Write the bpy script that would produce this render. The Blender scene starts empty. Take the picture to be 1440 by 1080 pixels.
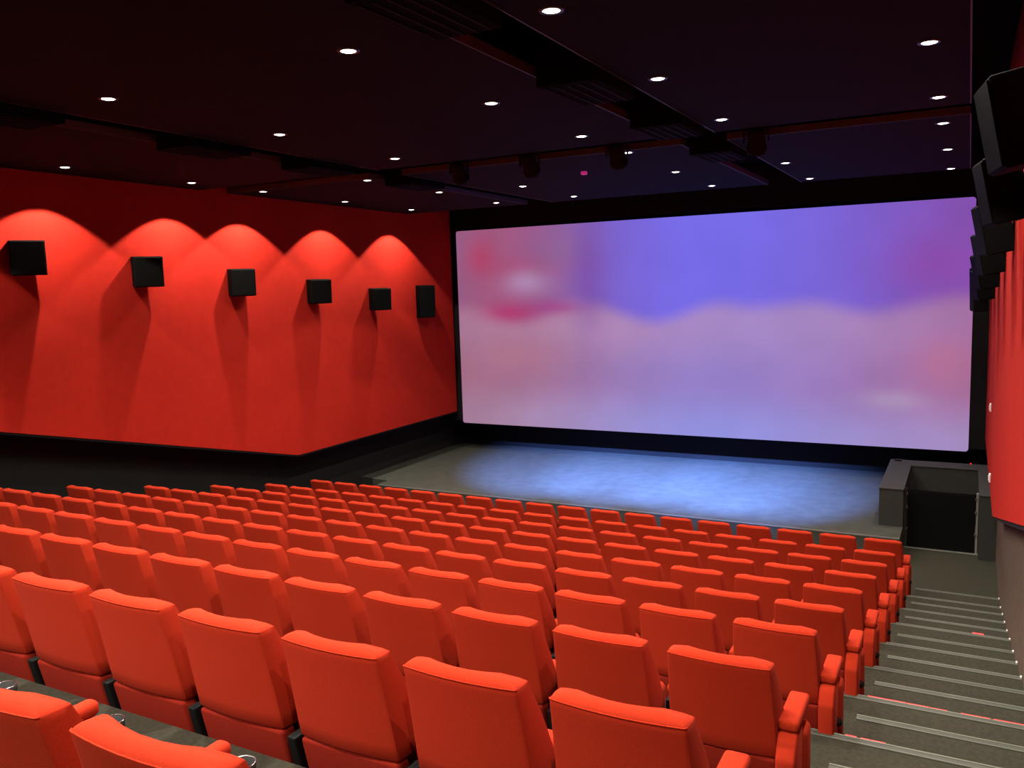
import bpy, bmesh, math, random
from mathutils import Matrix, Vector
random.seed(7)
R = math.radians
SC = bpy.context.scene
COL = SC.collection
ZS = 4.56                      # camera height above the lowest floor

# ------------------------------------------------------------------ camera
cam_d = bpy.data.cameras.new('camera')
cam_d.sensor_width = 36.0
cam_d.lens = 36.0 * 1193.6 / 1440.0
cam_d.clip_start = 0.05
cam = bpy.data.objects.new('camera', cam_d)
COL.objects.link(cam)
cr = Vector((0.88131107, 0.47146183, -0.03185166))
cu = Vector((-0.02785881, 0.11912875, 0.9924879))
cf = Vector((-0.47171461, 0.87380323, -0.11812386))
m = Matrix((( cr.x, cu.x, -cf.x, 0), (cr.y, cu.y, -cf.y, 0), (cr.z, cu.z, -cf.z, ZS), (0, 0, 0, 1)))
cam.matrix_world = m
SC.camera = cam

# ------------------------------------------------------------------ world and exposure
world = bpy.data.worlds.new('world'); SC.world = world
world.use_nodes = True
world.node_tree.nodes['Background'].inputs[0].default_value = (0.02, 0.018, 0.018, 1)
world.node_tree.nodes['Background'].inputs[1].default_value = 0.2
vs = SC.view_settings
vs.view_transform = 'Standard'; vs.look = 'None'; vs.gamma = 1.0; vs.use_curve_mapping = False
vs.exposure = 0.0

DOWN_W = 355.0        # ceiling downlights
BLUE_W = 42000.0      # stage spotlights
SCREEN_E = 0.95

# ------------------------------------------------------------------ materials
def lin(c):
    return tuple((v / 12.92 if v <= 0.04045 else ((v + 0.055) / 1.055) ** 2.4) for v in c)
def srgb(r, g, b): return lin((r / 255, g / 255, b / 255))

def mat(name, color, rough=0.6, metal=0.0, spec=0.5, noise=0.0, nscale=40.0, bump=0.0, bscale=200.0, sheen=0.0, emit=None, estr=0.0, var=None):
    mt = bpy.data.materials.new(name); mt.use_nodes = True
    nt = mt.node_tree; b = nt.nodes['Principled BSDF']
    b.inputs['Base Color'].default_value = (*color, 1)
    b.inputs['Roughness'].default_value = rough
    b.inputs['Metallic'].default_value = metal
    b.inputs['Specular IOR Level'].default_value = spec
    if sheen:
        b.inputs['Sheen Weight'].default_value = sheen
        b.inputs['Sheen Roughness'].default_value = 0.5
        b.inputs['Sheen Tint'].default_value = (*[min(1, c * 1.6 + .05) for c in color], 1)
    if noise or bump:
        tc = nt.nodes.new('ShaderNodeTexCoord')
    if noise:
        n = nt.nodes.new('ShaderNodeTexNoise'); n.inputs['Scale'].default_value = nscale; n.inputs['Detail'].default_value = 5
        nt.links.new(tc.outputs['Object'], n.inputs['Vector'])
        rp = nt.nodes.new('ShaderNodeValToRGB')
        c2 = var if var else color
        rp.color_ramp.elements[0].position = 0.3; rp.color_ramp.elements[1].position = 0.7
        rp.color_ramp.elements[0].color = (*[c * (1 - noise) for c in color], 1)
        rp.color_ramp.elements[1].color = (*[c * (1 + noise) for c in c2], 1)
        nt.links.new(n.outputs['Fac'], rp.inputs['Fac']); nt.links.new(rp.outputs['Color'], b.inputs['Base Color'])
    if bump:
        n2 = nt.nodes.new('ShaderNodeTexNoise'); n2.inputs['Scale'].default_value = bscale; n2.inputs['Detail'].default_value = 3
        nt.links.new(tc.outputs['Object'], n2.inputs['Vector'])
        bp = nt.nodes.new('ShaderNodeBump'); bp.inputs['Strength'].default_value = bump; bp.inputs['Distance'].default_value = 0.004
        nt.links.new(n2.outputs['Fac'], bp.inputs['Height']); nt.links.new(bp.outputs['Normal'], b.inputs['Normal'])
    if emit:
        b.inputs['Emission Color'].default_value = (*emit, 1); b.inputs['Emission Strength'].default_value = estr
    return mt

M = {}
M['fabric'] = mat('red_upholstery', (0.30, 0.0205, 0.0066), 0.95, spec=0.08, noise=0.10, nscale=190, bump=0.25, bscale=420, sheen=0.12)
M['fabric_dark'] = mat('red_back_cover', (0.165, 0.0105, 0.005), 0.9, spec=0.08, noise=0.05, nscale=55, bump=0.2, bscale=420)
M['wall_red'] = mat('red_wall_fabric', (0.335, 0.0155, 0.0085), 0.95, spec=0.05, noise=0.06, nscale=9, bump=0.15, bscale=300)
M['black'] = mat('matte_black', (0.004, 0.004, 0.004), 0.8, spec=0.2)
M['ceil'] = mat('black_ceiling_panel', (0.0065, 0.0064, 0.0056), 0.9, spec=0.1, noise=0.15, nscale=60)
M['void'] = mat('black_void', (0.004, 0.004, 0.004), 0.95, spec=0.05)
M['basewall'] = mat('dark_base_wall', (0.0125, 0.0120, 0.0105), 0.9, spec=0.15, noise=0.15, nscale=30)
M['basewall_r'] = mat('brown_base_wall', (0.095, 0.066, 0.048), 0.85, spec=0.15, noise=0.2, nscale=14)
M['carpet'] = mat('olive_grey_carpet', (0.0265, 0.0255, 0.0185), 0.95, spec=0.1, noise=0.16, nscale=38, bump=0.5, bscale=260, var=(0.030, 0.0275, 0.0185))
M['stage'] = mat('grey_stage_floor', (0.037, 0.038, 0.030), 0.8, spec=0.2, noise=0.16, nscale=4.5, bump=0.2, bscale=200)
M['parapet'] = mat('charcoal_parapet', (0.024, 0.024, 0.0215), 0.75, spec=0.25, noise=0.12, nscale=30)
M['metal'] = mat('brushed_aluminium', (0.30, 0.30, 0.27), 0.45, metal=0.6)
M['nosing'] = mat('grooved_nosing', (0.040, 0.042, 0.032), 0.6, metal=0.1)
M['ridge'] = mat('nosing_ridge', (0.12, 0.128, 0.098), 0.55, metal=0.2)
M['trimline'] = mat('dull_ceiling_trim', (0.09, 0.075, 0.07), 0.5, metal=0.5)
M['plastic'] = mat('black_plastic', (0.005, 0.005, 0.005), 0.6, spec=0.15)
M['gloss'] = mat('glossy_black', (0.006, 0.006, 0.007), 0.06)
M['grille'] = mat('speaker_grille', (0.0026, 0.0028, 0.0025), 0.75, spec=0.06, bump=0.6, bscale=500)
M['speaker'] = mat('speaker_black', (0.0022, 0.0022, 0.0022), 0.75, spec=0.05)
M['chrome'] = mat('chrome', (0.75, 0.75, 0.75), 0.15, metal=1.0)
M['white'] = mat('white_plastic', (0.75, 0.70, 0.70), 0.4)
M['lamp'] = mat('lamp_glow', (1, 1, 1), 0.4, emit=(1.0, 0.96, 0.86), estr=9.0)
M['ring'] = mat('downlight_ring', (0.05, 0.045, 0.04), 0.3, metal=0.6)
M['redled'] = mat('red_led', (0.4, 0.01, 0.01), 0.4, emit=(1.0, 0.02, 0.03), estr=1.3)
M['pinkled'] = mat('pink_led', (0.4, 0.05, 0.2), 0.4, emit=(0.55, 0.03, 0.22), estr=0.6)
M['bluelens'] = mat('blue_lens', (0.1, 0.15, 0.4), 0.2, emit=(0.15, 0.3, 1.0), estr=1.0)

def screen_material(x0, w, z0, h):
    mt = bpy.data.materials.new('projected_picture'); mt.use_nodes = True
    nt = mt.node_tree; nt.nodes.clear(); N = nt.nodes.new; L = nt.links.new
    out = N('ShaderNodeOutputMaterial'); em = N('ShaderNodeEmission'); em.inputs['Strength'].default_value = SCREEN_E
    L(em.outputs[0], out.inputs[0])
    tc = N('ShaderNodeTexCoord'); sp = N('ShaderNodeSeparateXYZ')
    L(tc.outputs['Object'], sp.inputs[0])
    def mth(op, a, b=None, clamp=False):
        n = N('ShaderNodeMath'); n.operation = op; n.use_clamp = clamp
        for i, v in enumerate((a, b)):
            if v is None: continue
            if isinstance(v, (int, float)): n.inputs[i].default_value = v
            else: L(v, n.inputs[i])
        return n.outputs[0]
    u = mth('DIVIDE', sp.outputs['X'], w); v = mth('DIVIDE', sp.outputs['Z'], h)
    def ramp(fac, stops, interp='B_SPLINE'):
        n = N('ShaderNodeValToRGB'); r = n.color_ramp; r.interpolation = interp
        while len(r.elements) < len(stops): r.elements.new(0.5)
        for e, (p, c) in zip(r.elements, stops):
            e.position = p; e.color = (*c, 1)
        L(fac, n.inputs[0]); return n.outputs[0]
    g = lambda s: (s, s, s)
    vb = ramp(u, [(0, g(.58)), (.05, g(.60)), (.14, g(.49)), (.22, g(.56)), (.31, g(.65)), (.45, g(.45)), (.56, g(.625)), (.64, g(.55)),
                  (.75, g(.615)), (.84, g(.51)), (.95, g(.615)), (1, g(.60))])
    nz = N('ShaderNodeTexNoise'); nz.inputs['Scale'].default_value = 0.8; nz.inputs['Detail'].default_value = 2
    L(tc.outputs['Object'], nz.inputs['Vector'])
    d = mth('SUBTRACT', v, vb)
    t = mth('ADD', mth('DIVIDE', d, 0.13), 0.38, True)
    ts = N('ShaderNodeMapRange'); ts.interpolation_type = 'SMOOTHERSTEP'; L(t, ts.inputs[0])
    up = ramp(u, [(0, srgb(150, 95, 135)), (.08, srgb(166, 88, 122)), (.18, srgb(160, 92, 140)), (.27, srgb(140, 98, 160)), (.36, srgb(126, 98, 205)),
                  (.5, srgb(120, 112, 240)), (.68, srgb(122, 108, 232)), (.85, srgb(128, 96, 205)), (1, srgb(138, 80, 172))])
    lo1 = ramp(u, [(0, srgb(176, 128, 150)), (.2, srgb(186, 138, 162)), (.4, srgb(182, 148, 192)), (.6, srgb(172, 148, 208)), (.8, srgb(178, 148, 198)), (1, srgb(172, 118, 160))])
    lo2 = ramp(u, [(0, srgb(172, 132, 150)), (.2, srgb(178, 150, 180)), (.42, srgb(160, 158, 222)), (.6, srgb(152, 160, 236)), (.82, srgb(170, 155, 210)), (1, srgb(170, 148, 190))])
    lo15 = ramp(u, [(0, srgb(172, 118, 136)), (.2, srgb(172, 122, 148)), (.42, srgb(158, 136, 196)), (.6, srgb(156, 142, 212)), (.82, srgb(168, 132, 188)), (1, srgb(174, 116, 150))])
    def mix(f, a, b, mode='MIX'):
        n = N('ShaderNodeMix'); n.data_type = 'RGBA'; n.blend_type = mode
        if isinstance(f, (int, float)): n.inputs[0].default_value = f
        else: L(f, n.inputs[0])
        for s, q in ((6, a), (7, b)):
            if isinstance(q, tuple): n.inputs[s].default_value = (*q, 1)
            else: L(q, n.inputs[s])
        return n.outputs[2]
    f1 = N('ShaderNodeMapRange'); f1.interpolation_type = 'SMOOTHSTEP'; f1.inputs[1].default_value = .02; f1.inputs[2].default_value = .26
    L(v, f1.inputs[0])
    f2 = N('ShaderNodeMapRange'); f2.interpolation_type = 'SMOOTHSTEP'; f2.inputs[1].default_value = .26; f2.inputs[2].default_value = .52
    L(v, f2.inputs[0])
    lo = mix(1.0, mix(f2.outputs[0], mix(f1.outputs[0], lo2, lo15), lo1), (.93, .87, .98), 'MULTIPLY')
    c = mix(ts.outputs[0], lo, up)
    def blob(c, cu, cv, su, sv, col, k):
        a = mth('DIVIDE', mth('SUBTRACT', u, cu), su); b = mth('DIVIDE', mth('SUBTRACT', v, cv), sv)
        e = mth('POWER', 2.718, mth('MULTIPLY', mth('ADD', mth('MULTIPLY', a, a), mth('MULTIPLY', b, b)), -1.0))
        return mix(mth('MULTIPLY', e, k), c, col)
    c = blob(c, .06, .86, .035, .09, srgb(190, 55, 95), .6)
    c = blob(c, .15, .80, .10, .06, srgb(176, 70, 110), .45)
    c = blob(c, .17, .73, .05, .06, srgb(185, 160, 200), .55)
    c = blob(c, .13, .575, .07, .05, srgb(185, 40, 105), .65)
    c = blob(c, .24, .60, .06, .035, srgb(165, 55, 130), .6)
    c = blob(c, .25, .87, .06, .10, srgb(150, 105, 155), .6)
    c = blob(c, .31, .74, .035, .25, srgb(118, 70, 170), .5)
    c = blob(c, .94, .75, .07, .12, srgb(150, 70, 165), .5)
    c = blob(c, .88, .20, .05, .04, srgb(195, 180, 205), .35)
    c = blob(c, .96, .36, .05, .10, srgb(190, 110, 140), .5)
    c = blob(c, .15, .36, .09, .10, srgb(186, 120, 140), .5)
    nf = mth('ADD', mth('MULTIPLY', nz.outputs['Fac'], 0.24), 0.88)
    sc = N('ShaderNodeVectorMath'); sc.operation = 'SCALE'; L(c, sc.inputs[0]); L(nf, sc.inputs['Scale'])
    L(sc.outputs[0], em.inputs['Color'])
    return mt

# ------------------------------------------------------------------ mesh helpers
def link(o, parent=None):
    COL.objects.link(o)
    if parent is not None: o.parent = parent
    return o
def tag(o, label=None, cat=None, group=None, kind=None):
    if label: o['label'] = label
    if cat: o['category'] = cat
    if group: o['group'] = group
    if kind: o['kind'] = kind
    return o
def empty(name, loc=(0, 0, 0), rz=0.0, parent=None):
    o = bpy.data.objects.new(name, None); o.empty_display_size = 0.1
    o.location = loc; o.rotation_euler = (0, 0, rz)
    return link(o, parent)
def finish(bm, name, material, parent=None, smooth=False, loc=None):
    me = bpy.data.meshes.new(name)
    bmesh.ops.recalc_face_normals(bm, faces=bm.faces[:])
    if smooth:
        for f in bm.faces: f.smooth = True
    bm.to_mesh(me); bm.free()
    me.materials.append(M[material] if isinstance(material, str) else material)
    o = bpy.data.objects.new(name, me)
    if loc: o.location = loc
    return link(o, parent)
def add_box(bm, x0, x1, y0, y1, z0, z1, bevel=0.0, seg=2, mtx=None):
    b2 = bmesh.new()
    vs_ = [b2.verts.new((x, y, z)) for z in (z0, z1) for y in (y0, y1) for x in (x0, x1)]
    for f in ((0, 1, 3, 2), (4, 6, 7, 5), (0, 4, 5, 1), (2, 3, 7, 6), (0, 2, 6, 4), (1, 5, 7, 3)):
        b2.faces.new([vs_[i] for i in f])
    bmesh.ops.recalc_face_normals(b2, faces=b2.faces[:])
    if bevel:
        bmesh.ops.bevel(b2, geom=b2.edges[:], offset=bevel, segments=seg, profile=0.5, affect='EDGES')
    if mtx is not None: b2.transform(mtx)
    tmp = bpy.data.meshes.new('tmp'); b2.to_mesh(tmp); b2.free()
    bm.from_mesh(tmp); bpy.data.meshes.remove(tmp)
    return bm
def box(name, material, x0, x1, y0, y1, z0, z1, bevel=0.0, seg=2, parent=None, mtx=None, smooth=False):
    return finish(add_box(bmesh.new(), x0, x1, y0, y1, z0, z1, bevel, seg, mtx), name, material, parent, smooth)
def add_loft(bm, rings, cap0=True, cap1=True, closed=True):
    vr = [[bm.verts.new(p) for p in r] for r in rings]
    n = len(rings[0])
    for a, b in zip(vr, vr[1:]):
        for i in range(n if closed else n - 1):
            j = (i + 1) % n
            bm.faces.new((a[i], a[j], b[j], b[i]))
    if cap0: bm.faces.new(vr[0][::-1])
    if cap1: bm.faces.new(vr[-1])
    return vr
def add_lathe(bm, prof, n=20, axis='z', c=(0, 0, 0)):
    rings = []
    for r, h in prof:
        ring = []
        for i in range(n):
            a = 2 * math.pi * i / n
            p = (r * math.cos(a), r * math.sin(a), h)
            if axis == 'y': p = (p[0], h, p[1])
            if axis == 'x': p = (h, p[0], p[1])
            ring.append((p[0] + c[0], p[1] + c[1], p[2] + c[2]))
        rings.append(ring)
    add_loft(bm, rings)
    return bm
def add_tube(bm, pts, r, n=6):
    pts = [Vector(p) for p in pts]; rings = []
    for i, p in enumerate(pts):
        d = (pts[min(i + 1, len(pts) - 1)] - pts[max(i - 1, 0)]).normalized()
        s = d.orthogonal().normalized() if abs(d.z) > .95 else d.cross(Vector((0, 0, 1))).normalized()
        t = d.cross(s)
        rings.append([p + s * r * math.cos(2 * math.pi * k / n) + t * r * math.sin(2 * math.pi * k / n) for k in range(n)])
    add_loft(bm, rings)
    return bm
def add_prism_x(bm, poly_yz, x0, x1):
    add_loft(bm, [[(x0, y, z) for y, z in poly_yz], [(x1, y, z) for y, z in poly_yz]])
    return bm
def add_prism_z(bm, poly_xy, z0, z1):
    add_loft(bm, [[(x, y, z0) for x, y in poly_xy], [(x, y, z1) for x, y in poly_xy]])
    return bm
def struct(o): return tag(o, kind='structure')

NUM = ['first', 'second', 'third', 'fourth', 'fifth', 'sixth', 'seventh', 'eighth', 'ninth', 'tenth', 'eleventh', 'twelfth', 'thirteenth', 'fourteenth', 'fifteenth', 'sixteenth', 'seventeenth', 'eighteenth']
# ------------------------------------------------------------------ layout (metres; rows counted from the stage)
YR = [12.149, 10.958, 9.73, 8.466, 7.222, 5.999, 4.784, 3.553, 2.328, 1.10]
ZT = [-3.609, -3.417, -3.164, -2.883, -2.598, -2.306, -1.992, -1.662, -1.315, -0.950]
BACK_H = 0.95
FL = [z - BACK_H + ZS for z in ZT]; FL[0] = 0.0
FL += [FL[9] + .37, FL[9] + .75, FL[9] + 1.13]
EDGE = [None] + [y + .07 for y in YR] + [-.12, -1.34]      # front edge of tier k
PITCH = 0.58; NCH = 18; X_END = -0.942
XL, XLB = -11.27, -11.75       # left red wall face, base wall face
XR, XRB = 0.34, 0.48           # right red wall face, base wall face
Y_BACK, Y_FRONT = -3.2, 18.85
ZC = 1.72 + ZS                 # ceiling underside (mean)
CSL = -0.0102
def zc(y): return 1.74 + ZS + CSL * (y - 5.2)     # the ceiling falls slightly towards the screen
Z_STAGE = -4.15 + ZS

# ------------------------------------------------------------------ floor and tiers
bm = bmesh.new(); add_box(bm, XLB - .3, XRB + .3, EDGE[1] - .3, Y_FRONT + .3, -.25, 0)
struct(finish(bm, 'floor', 'carpet'))
def nosing(parent, x0, x1, y, z):
    bm = bmesh.new(); add_box(bm, x0, x1, y - .055, y + .004, z, z + .004); add_box(bm, x0, x1, y, y + .006, z - .03, z + .004)
    n = finish(bm, 'stair_nosing', 'nosing', parent)
    bm = bmesh.new()
    add_box(bm, x0, x1, y - .004, y + .007, z + .004, z + .007); add_box(bm, x0, x1, y - .052, y - .046, z + .004, z + .007)
    finish(bm, 'nosing_ridge', 'ridge', n)
    box('nosing_end_glint', 'white', x1 - .012, x1, y - .02, y + .008, z + .004, z + .016, parent=n)  # white colour stands in for the glint on the metal nosing end
for k in range(1, 13):
    y1 = EDGE[k]; y0 = EDGE[k + 1] if k < 12 else Y_BACK
    t = box('floor_tier', 'carpet', XLB, XRB, y0 - .001 if k < 12 else y0, y1, 0, FL[k])
    struct(t)
    nosing(t, -.80, XRB - .005, y1, FL[k])
    zh = (FL[k] + FL[k - 1]) / 2
    s = box('floor_aisle_step', 'carpet', -.55, XRB, y1, y1 + .6, FL[k - 1], zh)
    struct(s)
    nosing(s, -.55, XRB - .005, y1 + .6, zh)
# red light strips set into the nosings
def red_strip(segs, y, z, label):
    r = empty('step_light', (0, y, z)); tag(r, label, 'step light')
    for x0, x1, wd in segs:
        box('light_segment', 'redled', x0, x1, .008, .008 + wd, -.004, .009, .0015, 1, r)
red_strip([(-.545, -.30, .008), (-.295, -.16, .006), (-.155, -.05, .003), (.03, .20, .005), (.22, .40, .007)], EDGE[6], FL[6], 'long glowing red strip along the step edge beside the seventh seat row')
red_strip([(-.55, -.49, .008), (-.47, -.34, .005)], EDGE[7], FL[7], 'short glowing red strip on the step edge by the eighth seat row')
red_strip([(.13, .235, .03)], EDGE[3], FL[3], 'tiny glowing red light near the middle of the aisle stairs')

# ------------------------------------------------------------------ stage
poly = [(-10.95, 14.15), (-.85, 14.15), (-.85, 16.72), (XRB, 16.72), (XRB, Y_FRONT), (XLB, Y_FRONT), (XLB, 14.62), (-10.95, 14.5)]
bm = add_prism_z(bmesh.new(), poly, 0, Z_STAGE)
st = struct(finish(bm, 'floor_stage', 'stage'))
box('stage_edge_strip', 'metal', -10.95, -.85, 14.142, 14.15, Z_STAGE - .02, Z_STAGE + .002, parent=st)
o = box('stage_step', 'basewall', -11.34, -10.97, 14.05, 14.48, 0, Z_STAGE - .16); tag(o, 'dark step block at the far corner of the grey stage', 'step')

# ------------------------------------------------------------------ walls
SL = -0.252
cY, cZ = 12.16, -3.153 + ZS
def red_poly():
    zb = cZ + (Y_BACK - cY) * SL
    return [(Y_BACK, zb), (cY, cZ), (17.93, cZ), (17.93, ZC + .55), (Y_BACK, ZC + .55)]
wl = struct(box('wall_left', 'basewall', XLB - .25, XLB, Y_BACK, Y_FRONT + .3, 0, ZC + .6))
finish(add_prism_x(bmesh.new(), red_poly(), XLB, XL), 'wall_panel', 'wall_red', wl)
def edge_trim(parent, x0, x1):
    pts = red_poly()
    e = [(pts[0][0], pts[0][1]), (cY, cZ), (17.93, cZ)]
    lo = [(y, z - .035) for y, z in e][::-1]
    finish(add_prism_x(bmesh.new(), e + lo, x0, x1), 'panel_edge_trim', 'black', parent)
edge_trim(wl, XLB, XL - .01)
wr = struct(box('wall_right', 'basewall_r', XRB, XRB + .25, Y_BACK, Y_FRONT + .3, 0, ZC + .6))
finish(add_prism_x(bmesh.new(), red_poly(), XR, XRB), 'wall_panel', 'wall_red', wr)
edge_trim(wr, XR + .01, XRB)
wf = struct(box('wall_front', 'black', XLB - .25, XRB + .25, Y_FRONT, Y_FRONT + .2, 0, ZC + .6))
struct(box('wall_back', 'basewall', XLB - .25, XRB + .25, Y_BACK - .2, Y_BACK, 0, ZC + .6))
# black masking: a header above the screen and two side legs
box('masking_header', 'black', XLB, XRB, 17.99, 18.05, ZC - .36, ZC + .5, parent=wf)
sz_leg = -3.40 + ZS
box('masking_leg', 'black', XLB, -11.0, 18.0, 18.06, sz_leg, ZC + .5, parent=wf)
box('masking_leg', 'black', -.05, XRB, 18.0, 18.06, sz_leg, ZC + .5, parent=wf)

# ------------------------------------------------------------------ ceiling with service slots
ce = struct(box('ceiling', 'void', XLB - .2, XRB + .2, Y_BACK - .2, Y_FRONT + .2, ZC + .55, ZC + .75))
xs = [(XLB, -8.22), (-7.61, -3.29), (-2.69, -.045)]
ys = [(Y_BACK, 10.22), (10.82, 16.15)]
for xa, xb in xs:
    for ya, yb in ys:
        p = box('ceiling_panel', 'ceil', xa, xb, ya, yb, ZC, ZC + .06, parent=ce)
        sides = []
        if xa > XLB: sides.append((xa - .012, xa))
        if xb < XRB: sides.append((xb, xb + .012))
        for s0, s1 in sides:
            box('edge_profile', 'trimline', s0, s1, ya, yb, ZC - .004, ZC + .08, parent=p)
        if ya > 0:
            box('edge_profile', 'trimline', xa, xb, ya - .012, ya, ZC - .004, ZC + .08, parent=p)
box('slot_side', 'void', -8.20, -8.19, Y_BACK, 16.15, ZC + .08, ZC + .55, parent=ce)
box('slot_side', 'void', -2.70, -2.69, Y_BACK, 16.15, ZC + .08, ZC + .55, parent=ce)

for o in [c for c in COL.objects if c.name.split('.')[0] in ('ceiling_panel', 'edge_profile', 'slot_side')]:
    for v in o.data.vertices: v.co.z += zc(v.co.y) - ZC

# ------------------------------------------------------------------ cinema screen
sx0, sx1, sz0, sz1, sy = -11.126, .068, -3.446 + ZS, 1.296 + ZS, 17.965
w_, h_ = sx1 - sx0, sz1 - sz0
def rrect(w, h, r, n=6, o=0.0):
    pts = []
    for cx, cz, a0 in ((w - r, r, -90), (w - r, h - r, 0), (r, h - r, 90), (r, r, 180)):
        for i in range(n + 1):
            a = R(a0 + 90 * i / n); pts.append((cx + (r + o) * math.cos(a), cz + (r + o) * math.sin(a)))
    return pts
scr = empty('cinema_screen', (sx0, sy, sz0))
tag(scr, 'huge wide cinema screen showing a blurred violet and pink picture', 'screen')
bm = bmesh.new(); p = rrect(w_, h_, .06)
add_loft(bm, [[(x, 0, z) for x, z in p], [(x, .012, z) for x, z in p]])
finish(bm, 'projection_surface', screen_material(sx0, w_, sz0, h_), scr)
bm = bmesh.new(); q = rrect(w_, h_, .06, o=-.02)
add_loft(bm, [[(x, .013, z) for x, z in q], [(x, .05, z) for x, z in q]])
finish(bm, 'backing_frame', 'black', scr)

# ------------------------------------------------------------------ exit pit with parapet and gate
ZP = -3.52 + ZS
pa = struct(empty('parapet', (-.35, 15.9, 0)))
def pbox(name, mt, *a, **k):
    bm = add_box(bmesh.new(), *a, k.get('bevel', 0.0))
    bmesh.ops.translate(bm, verts=bm.verts[:], vec=(.35, -15.9, 0))
    return finish(bm, name, mt, pa)
pbox('parapet_wall', 'parapet', -1.21, -.85, 14.80, 17.18, Z_STAGE, ZP - .02)
pbox('parapet_wall', 'parapet', -.85, .235, 16.72, 17.18, Z_STAGE, ZP - .02)
pbox('parapet_wall', 'parapet', .235, XRB, 14.80, 17.18, 0, ZP - .02)
pbox('parapet_cap', 'parapet', -1.215, -.84, 14.79, 17.19, ZP - .02, ZP, bevel=.004)
pbox('parapet_cap', 'parapet', -.84, .225, 16.71, 17.19, ZP - .02, ZP, bevel=.004)
pbox('parapet_cap', 'parapet', .225, XRB, 14.79, 17.19, ZP - .02, ZP, bevel=.004)
pbox('pit_lining', 'void', -.85, .235, 16.70, 16.718, 0, ZP - .45)
gt = empty('exit_gate', (-.31, 15.1, 0)); tag(gt, 'black gate closing the exit pit between charcoal parapets', 'gate')
def gbox(name, mt, x0, x1, y0, y1, z0, z1, b=0.0):
    return finish(add_box(bmesh.new(), x0 + .31, x1 + .31, y0 - 15.1, y1 - 15.1, z0, z1, b), name, mt, gt)
gbox('gate_panel', 'void', -.80, .185, 15.09, 15.11, .012, .95)
gbox('threshold', 'metal', -.85, .235, 15.04, 15.10, 0, .010)
gbox('gate_post', 'metal', .195, .225, 15.08, 15.12, 0, 1.0, .004)
gbox('gate_post', 'parapet', -.845, -.815, 15.08, 15.12, 0, 1.0, .004)
for x in (-.81, .19):
    for z in (.30, .66, .88):
        gbox('hinge', 'chrome', x - .014, x + .014, 15.065, 15.09, z, z + .045, .004)
o = box('control_box', 'plastic', -1.14, -1.02, 17.02, 17.10, ZP, ZP + .03, .006); tag(o, 'small black control box lying on the charcoal parapet', 'control box')
o = box('indicator_light', 'redled', .10, .125, 17.15, 17.17, ZP, ZP + .02, .004); tag(o, 'tiny red indicator light on the parapet under the screen', 'indicator')
for yy, zz, lab in ((14.469, -2.082, 'small white box on the red aisle wall, the upper of two'), (13.541, -2.955, 'small white box low on the red aisle wall by the parapet')):
    e = empty('wall_switch', (XR, yy, zz + ZS)); tag(e, lab, 'wall switch', 'white wall switches')
    box('switch_plate', 'white', -.022, 0, -.05, .05, -.06, .06, .006, parent=e)
    box('switch_rocker', 'white', -.03, -.022, -.03, .03, -.035, .035, .003, parent=e)

# ------------------------------------------------------------------ cinema chairs
def sgp(v, p): return math.copysign(abs(v) ** p, v)
def backrest_bm():
    bm = bmesh.new()
    #      z     rear hw  front hw  yrear  thick  wing  inset
    lv = [(.455, .240, .257, .100, .170, .020, .022), (.462, .243, .261, .097, .185, .022, .008), (.475, .244, .261, .094, .190, .022, 0), (.54, .243, .261, .081, .180, .025, 0),
          (.62, .241, .260, .066, .160, .030, 0), (.70, .238, .257, .050, .138, .034, 0), (.78, .235, .252, .034, .115, .038, 0), (.85, .232, .245, .019, .092, .041, 0),
          (.890, .230, .240, .009, .076, .050, 0), (.913, .229, .238, .005, .070, .050, 0), (.918, .229, .237, .004, .069, .050, .0015), (.928, .229, .236, .004, .068, .050, .007),
          (.937, .229, .236, .004, .068, .050, .016), (.943, .229, .235, .004, .067, .050, .026), (.945, .229, .234, .004, .066, .050, .034)]
    S = [-1, -.93, -.84, -.70, -.45, -.15, .15, .45, .70, .84, .93, 1]
    rings = []
    for z, hr, hf, yr, th, wg, ins in lv:
        rear = []; front = []; kz = max(0.0, (z - .913) / .032)
        for q in S:
            rear.append((q * (hr - ins), yr + .020 * q * q + ins, z - .008 * kz * max(0, (abs(q) - .75) / .25) ** 2))
            yf = max(yr + th + wg * q * q - ins * .9, yr + .020 * q * q + ins + .006)
            front.append((q * (hf - ins), yf, z - .022 * kz * max(0, (abs(q) - .70) / .30) ** 2))
        def rnd(p0, p1, p2, r):
            p0, p1, p2 = Vector(p0), Vector(p1), Vector(p2)
            d0 = (p0 - p1); d2 = (p2 - p1); k0 = min(r, d0.length * .4); k2 = min(r, d2.length * .4)
            A = p1 + d0.normalized() * k0; B = p1 + d2.normalized() * k2
            return [A.lerp(p1, .0), (A + B + p1 * 2) / 4, B]
        ring = rnd(front[0], rear[0], rear[1], .008) + [Vector(p) for p in rear[1:-1]] + rnd(rear[-2], rear[-1], front[-1], .008)
        ring += rnd(rear[-1], front[-1], front[-4], .04) + [Vector(p) for p in front[3:-3]][::-1] + rnd(front[3], front[0], rear[0], .04)
        rings.append(ring)
    add_loft(bm, rings)
    return bm, rings[9][0:16]
def rbox_bm(x0, x1, y0, y1, z0, z1, r, seg=3, mtx=None):
    return add_box(bmesh.new(), x0, x1, y0, y1, z0, z1, r, seg, mtx)

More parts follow.
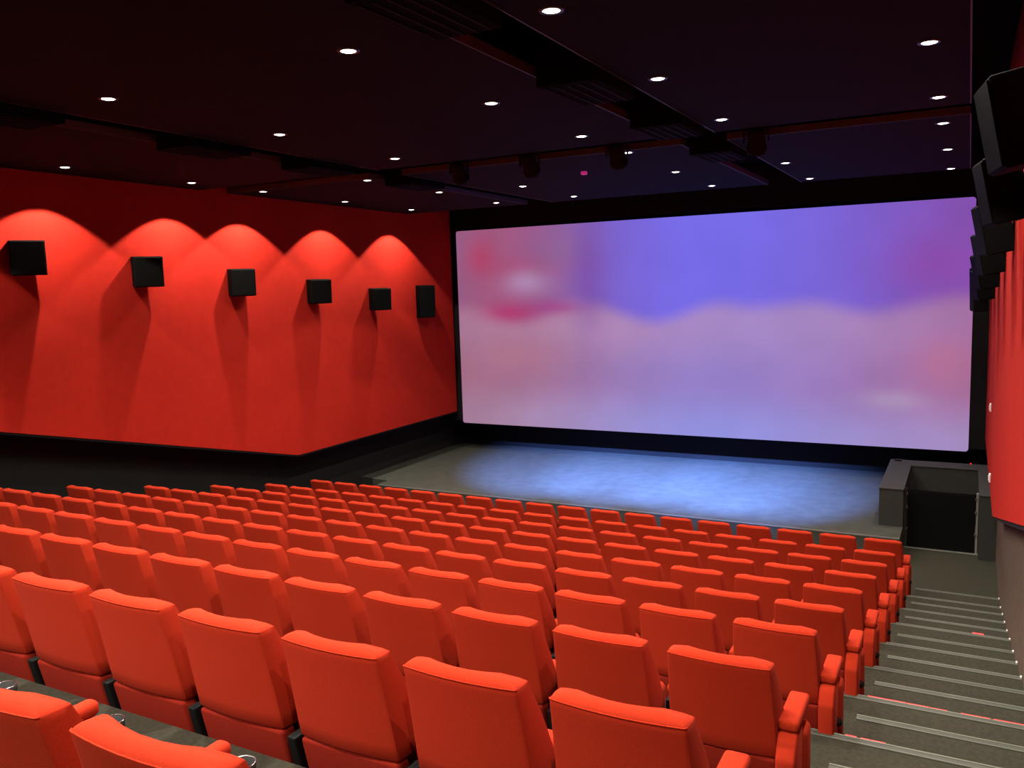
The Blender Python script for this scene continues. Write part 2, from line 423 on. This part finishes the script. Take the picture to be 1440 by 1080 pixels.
def make_chair():
    root = empty('cinema_chair')
    bm, seam = backrest_bm()
    b = finish(bm, 'backrest', 'fabric', root, True)
    b.data.set_sharp_from_angle(angle=R(38))
    pts = [Vector(p) + Vector((0, -.0008, .004)) for p in seam]
    finish(add_tube(bmesh.new(), pts, .0026, 5), 'seam_piping', 'fabric', b, True)
    # lower back cover, leaning with the backrest
    sh = Matrix.Identity(4); sh[1][2] = -.22
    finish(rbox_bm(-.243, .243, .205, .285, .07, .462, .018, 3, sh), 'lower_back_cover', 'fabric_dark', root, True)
    # folded-up seat
    sh2 = Matrix.Identity(4); sh2[1][2] = .10
    s = finish(rbox_bm(-.225, .225, .235, .36, .20, .585, .04, 4, sh2), 'seat', 'fabric', root, True)
    # arm on the left side of the chair with cup holder, and the black standard under it
    a = finish(rbox_bm(-.319, -.261, .275, .525, .575, .628, .022, 4), 'armrest', 'fabric', root, True)
    ch = bmesh.new()
    add_lathe(ch, [(.030, .44), (.033, .445), (.036, .49), (.0385, .530), (.035, .530), (.031, .47), (.004, .465)], 18, 'z', (-.280, .568, 0))
    finish(ch, 'cup_holder', 'plastic', a, True)
    rim = bmesh.new(); add_tube(rim, [(-.280 + .037 * math.cos(t * math.pi / 10), .568 + .037 * math.sin(t * math.pi / 10), .531) for t in range(21)], .0018, 5)
    finish(rim, 'cup_holder_rim', 'chrome', a, True)
    st = bmesh.new()
    add_box(st, -.312, -.268, .20, .29, 0.015, .452, .008, 2, sh)
    add_box(st, -.304, -.276, .22, .50, .40, .580, .006, 2)
    add_box(st, -.318, -.262, .17, .36, 0, .016, .003, 1)
    finish(st, 'standard', 'plastic', root)
    return root
def end_parts(root):
    a = finish(rbox_bm(.243, .335, .115, .43, .600, .652, .018, 4), 'end_armrest', 'fabric', root, True)
    bm = add_prism_x(bmesh.new(), [(.060, 0), (.045, .50), (.085, .575), (.12, .598), (.25, .598), (.25, 0)], .247, .332)
    bmesh.ops.recalc_face_normals(bm, faces=bm.faces[:])
    bmesh.ops.bevel(bm, geom=bm.edges[:], offset=.014, segments=3, profile=.5, affect='EDGES')
    finish(bm, 'end_panel', 'fabric', root, True)
    finish(rbox_bm(.252, .348, .258, .40, .05, .545, .035, 4), 'end_panel_front', 'fabric', root, True)
    bm = bmesh.new(); add_lathe(bm, [(.004, .026), (.016, .021), (.025, .010), (.028, -.004), (.028, -.02)], 14, 'x', (.338, .215, .335))
    finish(bm, 'aisle_light', 'gloss', root, True)
def copy_tree(o, parent=None):
    c = o.copy(); COL.objects.link(c); c.parent = parent
    for ch in [x for x in TREE[o.name]]: copy_tree(ch, c)
    return c
TREE = {}
def note_tree(o):
    TREE[o.name] = list(o.children)
    for c in o.children: note_tree(c)

bpy.context.view_layer.update()
chair = make_chair()
end_chair = make_chair(); end_parts(end_chair)
bpy.context.view_layer.update()
note_tree(chair); note_tree(end_chair)
ORD = ['front row facing the stage', 'second row from the stage', 'third row from the stage', 'fourth row from the stage', 'fifth row from the stage',
       'sixth row from the stage', 'seventh row from the stage', 'eighth row from the stage', 'ninth row from the stage', 'tenth row from the stage']
used = set()
for k in range(10):
    n_ch = NCH if k < 9 else 6
    for i in range(n_ch):
        src = end_chair if i == 0 else chair
        if src.name in used: o = copy_tree(src)
        else: o = src; used.add(src.name)
        o.location = (X_END - i * PITCH - (.035 if k == 9 else 0), YR[k], FL[k])
        grp = 'cinema chairs in the ' + ORD[k].split(' facing')[0]
        if i == 0: lab = 'red cinema chair with padded end panel by the stairs, ' + ORD[k]
        elif i == NCH - 1: lab = 'red cinema chair at the wall end of its row, ' + ORD[k]
        else: lab = 'red cinema chair, ' + NUM[i] + ' from the stairs, ' + ORD[k]
        tag(o, lab, 'chair', grp)

# ------------------------------------------------------------------ wall loudspeakers
def speaker(side, y, z, label, big=False):
    xw = XL if side < 0 else XR
    r = empty('wall_loudspeaker', (xw, y, z + ZS)); tag(r, label, 'loudspeaker', 'wall loudspeakers')
    w, h, d = (.42, .74, .22) if big else (.42, .46, .30)
    off = .15 if big else .185
    yaw = R(30 if not big else 24); tilt = R(3)
    if side > 0: off, d = (.20, .22) if big else (.165, .24); yaw = R(8); tilt = R(2 if big else 11)
    # local frame: +x faces into the room, turned to the audience (towards -y) and tipped down
    if side < 0: mt = Matrix.Translation((off, 0, 0)) @ Matrix.Rotation(-yaw, 4, 'Z') @ Matrix.Rotation(tilt, 4, 'Y')
    else: mt = Matrix.Translation((-off, 0, 0)) @ Matrix.Rotation(math.pi + yaw, 4, 'Z') @ Matrix.Rotation(tilt, 4, 'Y')
    cb = finish(add_box(bmesh.new(), -d / 2, d / 2 - .012, -w / 2, w / 2, -h / 2, h / 2, .012, 2, mt), 'cabinet', 'speaker', r)
    finish(add_box(bmesh.new(), d / 2 - .014, d / 2, -w / 2 + .012, w / 2 - .012, -h / 2 + .012, h / 2 - .012, .006, 1, mt), 'grille', 'grille', r)
    br = bmesh.new(); s = 1 if side < 0 else -1
    add_box(br, *sorted((0, s * .012)), -.06, .06, -.08, .08); add_box(br, *sorted((s * .01, s * (off - .05))), -.018, .018, -.02, .02)
    finish(br, 'wall_bracket', 'speaker', r)
    return r
SP = [(16.5, -.36), (14.72, -.25), (12.8, -.04), (10.82, .16), (8.92, .35), (7.05, .54), (5.15, .73), (3.25, .92)]
NTH = ['nearest the cinema screen', 'second from the screen', 'third from the screen', 'fourth from the screen', 'fifth from the screen', 'sixth from the screen', 'seventh from the screen', 'eighth from the screen']
for i, (y, z) in enumerate(SP):
    big = i == 0
    if i < 7:
        speaker(-1, y, z, 'black loudspeaker on the wide scallop-lit red wall, ' + NTH[i], big)
    if i < 7: speaker(1, y, z, 'black loudspeaker on the red wall along the stairs, ' + NTH[i], big)

# ------------------------------------------------------------------ ceiling downlights
def spot(name, parent, loc, energy, angle, blend, color, rot=(0, 0, 0), size=.03):
    l = bpy.data.lights.new(name, 'SPOT'); l.energy = energy; l.spot_size = angle; l.spot_blend = blend; l.color = color; l.shadow_soft_size = size
    o = bpy.data.objects.new(name, l); o.location = loc; o.rotation_euler = rot
    return link(o, parent)
ring_me = lamp_me = None
def downlight(x, y, label, grp, wide=False, energy=DOWN_W):
    global ring_me, lamp_me
    r = empty('ceiling_downlight', (x, y, zc(y))); tag(r, label, 'ceiling light', grp)
    if ring_me is None:
        bm = bmesh.new()
        add_loft(bm, [[(q * math.cos(a * math.pi / 12), q * math.sin(a * math.pi / 12), zz) for a in range(24)] for q, zz in ((.058, 0.0), (.060, -.006), (.080, -.006), (.084, 0.0))], False, False)
        o = finish(bm, 'trim_ring', 'ring', r, True); ring_me = o.data
        bm = bmesh.new(); add_lathe(bm, [(.058, -.001), (.056, -.004), (.040, -.009), (.02, -.012)], 20)
        o = finish(bm, 'lamp_glass', 'lamp', r, True); lamp_me = o.data
    else:
        link(bpy.data.objects.new('trim_ring', ring_me), r); link(bpy.data.objects.new('lamp_glass', lamp_me), r)
    spot('downlight_beam', r, (0, 0, -.02), energy, R(134 if wide else 106), .5 if wide else .12, (1.0, .90, .78))
    return r
g1 = 'downlights washing the wide red wall'; g2 = 'downlights along the stairs'; g3 = 'downlights over the seats'; g4 = 'downlights over the stage'
l1 = 'small round downlight washing the wide red wall'
l2 = 'small round downlight above the stairs'
YD = [5.2, 7.38, 9.52, 11.05, 13.3, 15.55]
for n, y in enumerate((15.40, 13.18, 11.02, 9.50, 7.40, 5.2, 2.95, .65, -1.6)):
    downlight(-10.64, y, l1 + ', ' + NUM[n] + ' from the screen', g1, energy=DOWN_W * 1.5)
for n, y in enumerate((15.93, 13.57, 11.29, 9.68, 7.45, 5.2, 2.95, .65)):
    downlight(-.32, y, l2 + ', ' + NUM[n] + ' from the screen', g2)
for n, y in enumerate((9.5, 7.34, 5.2, 2.95, .65, -1.6)):
    for c, x in enumerate((-2.43, -4.09, -6.79)):
        downlight(x, y, 'downlight above the seats, ' + NUM[n] + ' line behind the lighting bar, ' + NUM[c] + ' from the stairs', g3, True, DOWN_W * (1.75 if y < 3 else 1.15))
for c, x in enumerate((-4.07, -6.77, -8.41)): downlight(x, 11.0, 'small round downlight just before the stage lighting bar, ' + NUM[c] + ' from the stairs', 'downlights by the lighting bar', True)
for c, (x, y) in enumerate(((-2.48, 13.44), (-4.13, 13.3), (-6.86, 13.33), (-8.43, 13.1))): downlight(x, y, 'small round downlight over the stage front, ' + NUM[c] + ' from the stairs', g4, energy=DOWN_W * .8)
for c, (x, y) in enumerate(((-2.49, 15.7), (-4.16, 15.56), (-6.83, 15.43), (-8.55, 15.41))): downlight(x, y, 'small round downlight in the ceiling close to the screen, ' + NUM[c] + ' from the stairs', 'downlights before the screen', energy=DOWN_W * .5)

# ------------------------------------------------------------------ lighting bar and stage spotlights
YB = 10.52; ZB = zc(YB)
bar = bmesh.new(); add_tube(bar, [(-10.6, YB, ZB + .13), (-.1, YB, ZB + .13)], .028, 10)
lb = finish(bar, 'lighting_bar', 'black', None, True); tag(lb, 'long black lighting bar across the dark ceiling', 'lighting bar')
for x in (-10.2, -5.5, -.6):
    box('bar_hanger', 'black', x - .012, x + .012, YB - .02, YB + .02, ZB + .15, ZB + .50, parent=lb)
def stage_light(x, aim, label, energy):
    r = empty('stage_spotlight', (x, YB, ZB + .085)); tag(r, label, 'spotlight', 'stage spotlights on the bar')
    y = bmesh.new()
    add_box(y, -.03, .03, -.035, .035, .0, .016); add_box(y, -.15, .15, -.02, .02, -.02, 0)
    add_box(y, -.15, -.138, -.02, .02, -.20, 0); add_box(y, .138, .15, -.02, .02, -.20, 0)
    finish(y, 'yoke', 'black', r)
    c = Vector((0, 0, -.17)); d = (Vector(aim) - Vector((x, YB, ZB - .085))).normalized()
    q = d.to_track_quat('-Z', 'Y').to_matrix().to_4x4()
    mt = Matrix.Translation(c) @ q
    b = bmesh.new(); add_lathe(b, [(.05, .17), (.09, .15), (.105, .05), (.105, -.10), (.12, -.11), (.12, -.16), (.105, -.16), (.10, -.12)], 20); b.transform(mt)
    body = finish(b, 'housing', 'black', r, True)
    l = bmesh.new(); add_lathe(l, [(.098, -.118), (.09, -.128), (.05, -.138), (.01, -.14)], 20); l.transform(mt)
    finish(l, 'lens', 'bluelens', r, True)
    sp_ = spot('spotlight_beam', r, mt @ Vector((0, 0, -.17)), energy, R(33), .9, (.135, .275, 1.0), size=.06)
    sp_.rotation_euler = q.to_euler()
for n, (x, aim, e) in enumerate(((-6.42, (-8.0, 16.7, Z_STAGE), 1.0), (-5.30, (-6.2, 16.6, Z_STAGE), 1.15), (-4.04, (-4.5, 16.5, Z_STAGE), 1.15), (-2.28, (-3.3, 16.5, Z_STAGE), 1.0))):
    stage_light(x, aim, 'black stage spotlight on the lighting bar, ' + NUM[3 - n] + ' from the stairs', e * BLUE_W)

# ------------------------------------------------------------------ duct boxes in the ceiling slots
def duct(x0, x1, y, ln, drop, label):
    r = empty('duct_box', ((x0 + x1) / 2, y, zc(y))); tag(r, label, 'duct box', 'black boxes in the ceiling slots')
    hw = (x1 - x0) / 2
    box('duct_body', 'void', -hw, hw, -ln / 2, ln / 2, -drop, .3, .015, 2, r)
    f = bmesh.new()
    for i in range(5):
        xx = -hw + .06 + i * (2 * hw - .12) / 4
        add_box(f, xx - .008, xx + .008, -ln / 2 + .05, ln / 2 - .05, -drop - .012, -drop)
    finish(f, 'outlet_grille', 'black', r)
    for s in (-1, 1): box('hanger_rod', 'black', s * hw * .6 - .008, s * hw * .6 + .008, -.008, .008, .3, .55, parent=r)
WHICH = ['fourth box counted from the screen', 'third box counted from the screen', 'second box counted from the screen', 'just beyond the lighting bar']
for i, y in enumerate((4.6, 7.1, 9.35, 11.55)):
    duct(-3.26, -2.72, y, .95, .10, 'black duct box, ceiling slot nearer the stairs, ' + WHICH[i])
for i, y in enumerate((4.9, 7.3, 9.3, 11.6)):
    duct(-8.17, -7.65, y, .95, .10, 'black duct box, ceiling slot nearer the scallop-lit wall, ' + WHICH[i])
e = box('ceiling_sensor', 'pinkled', -5.31, -5.23, 12.27, 12.35, zc(12.31) - .05, zc(12.31), .006); tag(e, 'tiny glowing pink sensor on the ceiling over the stage', 'sensor')
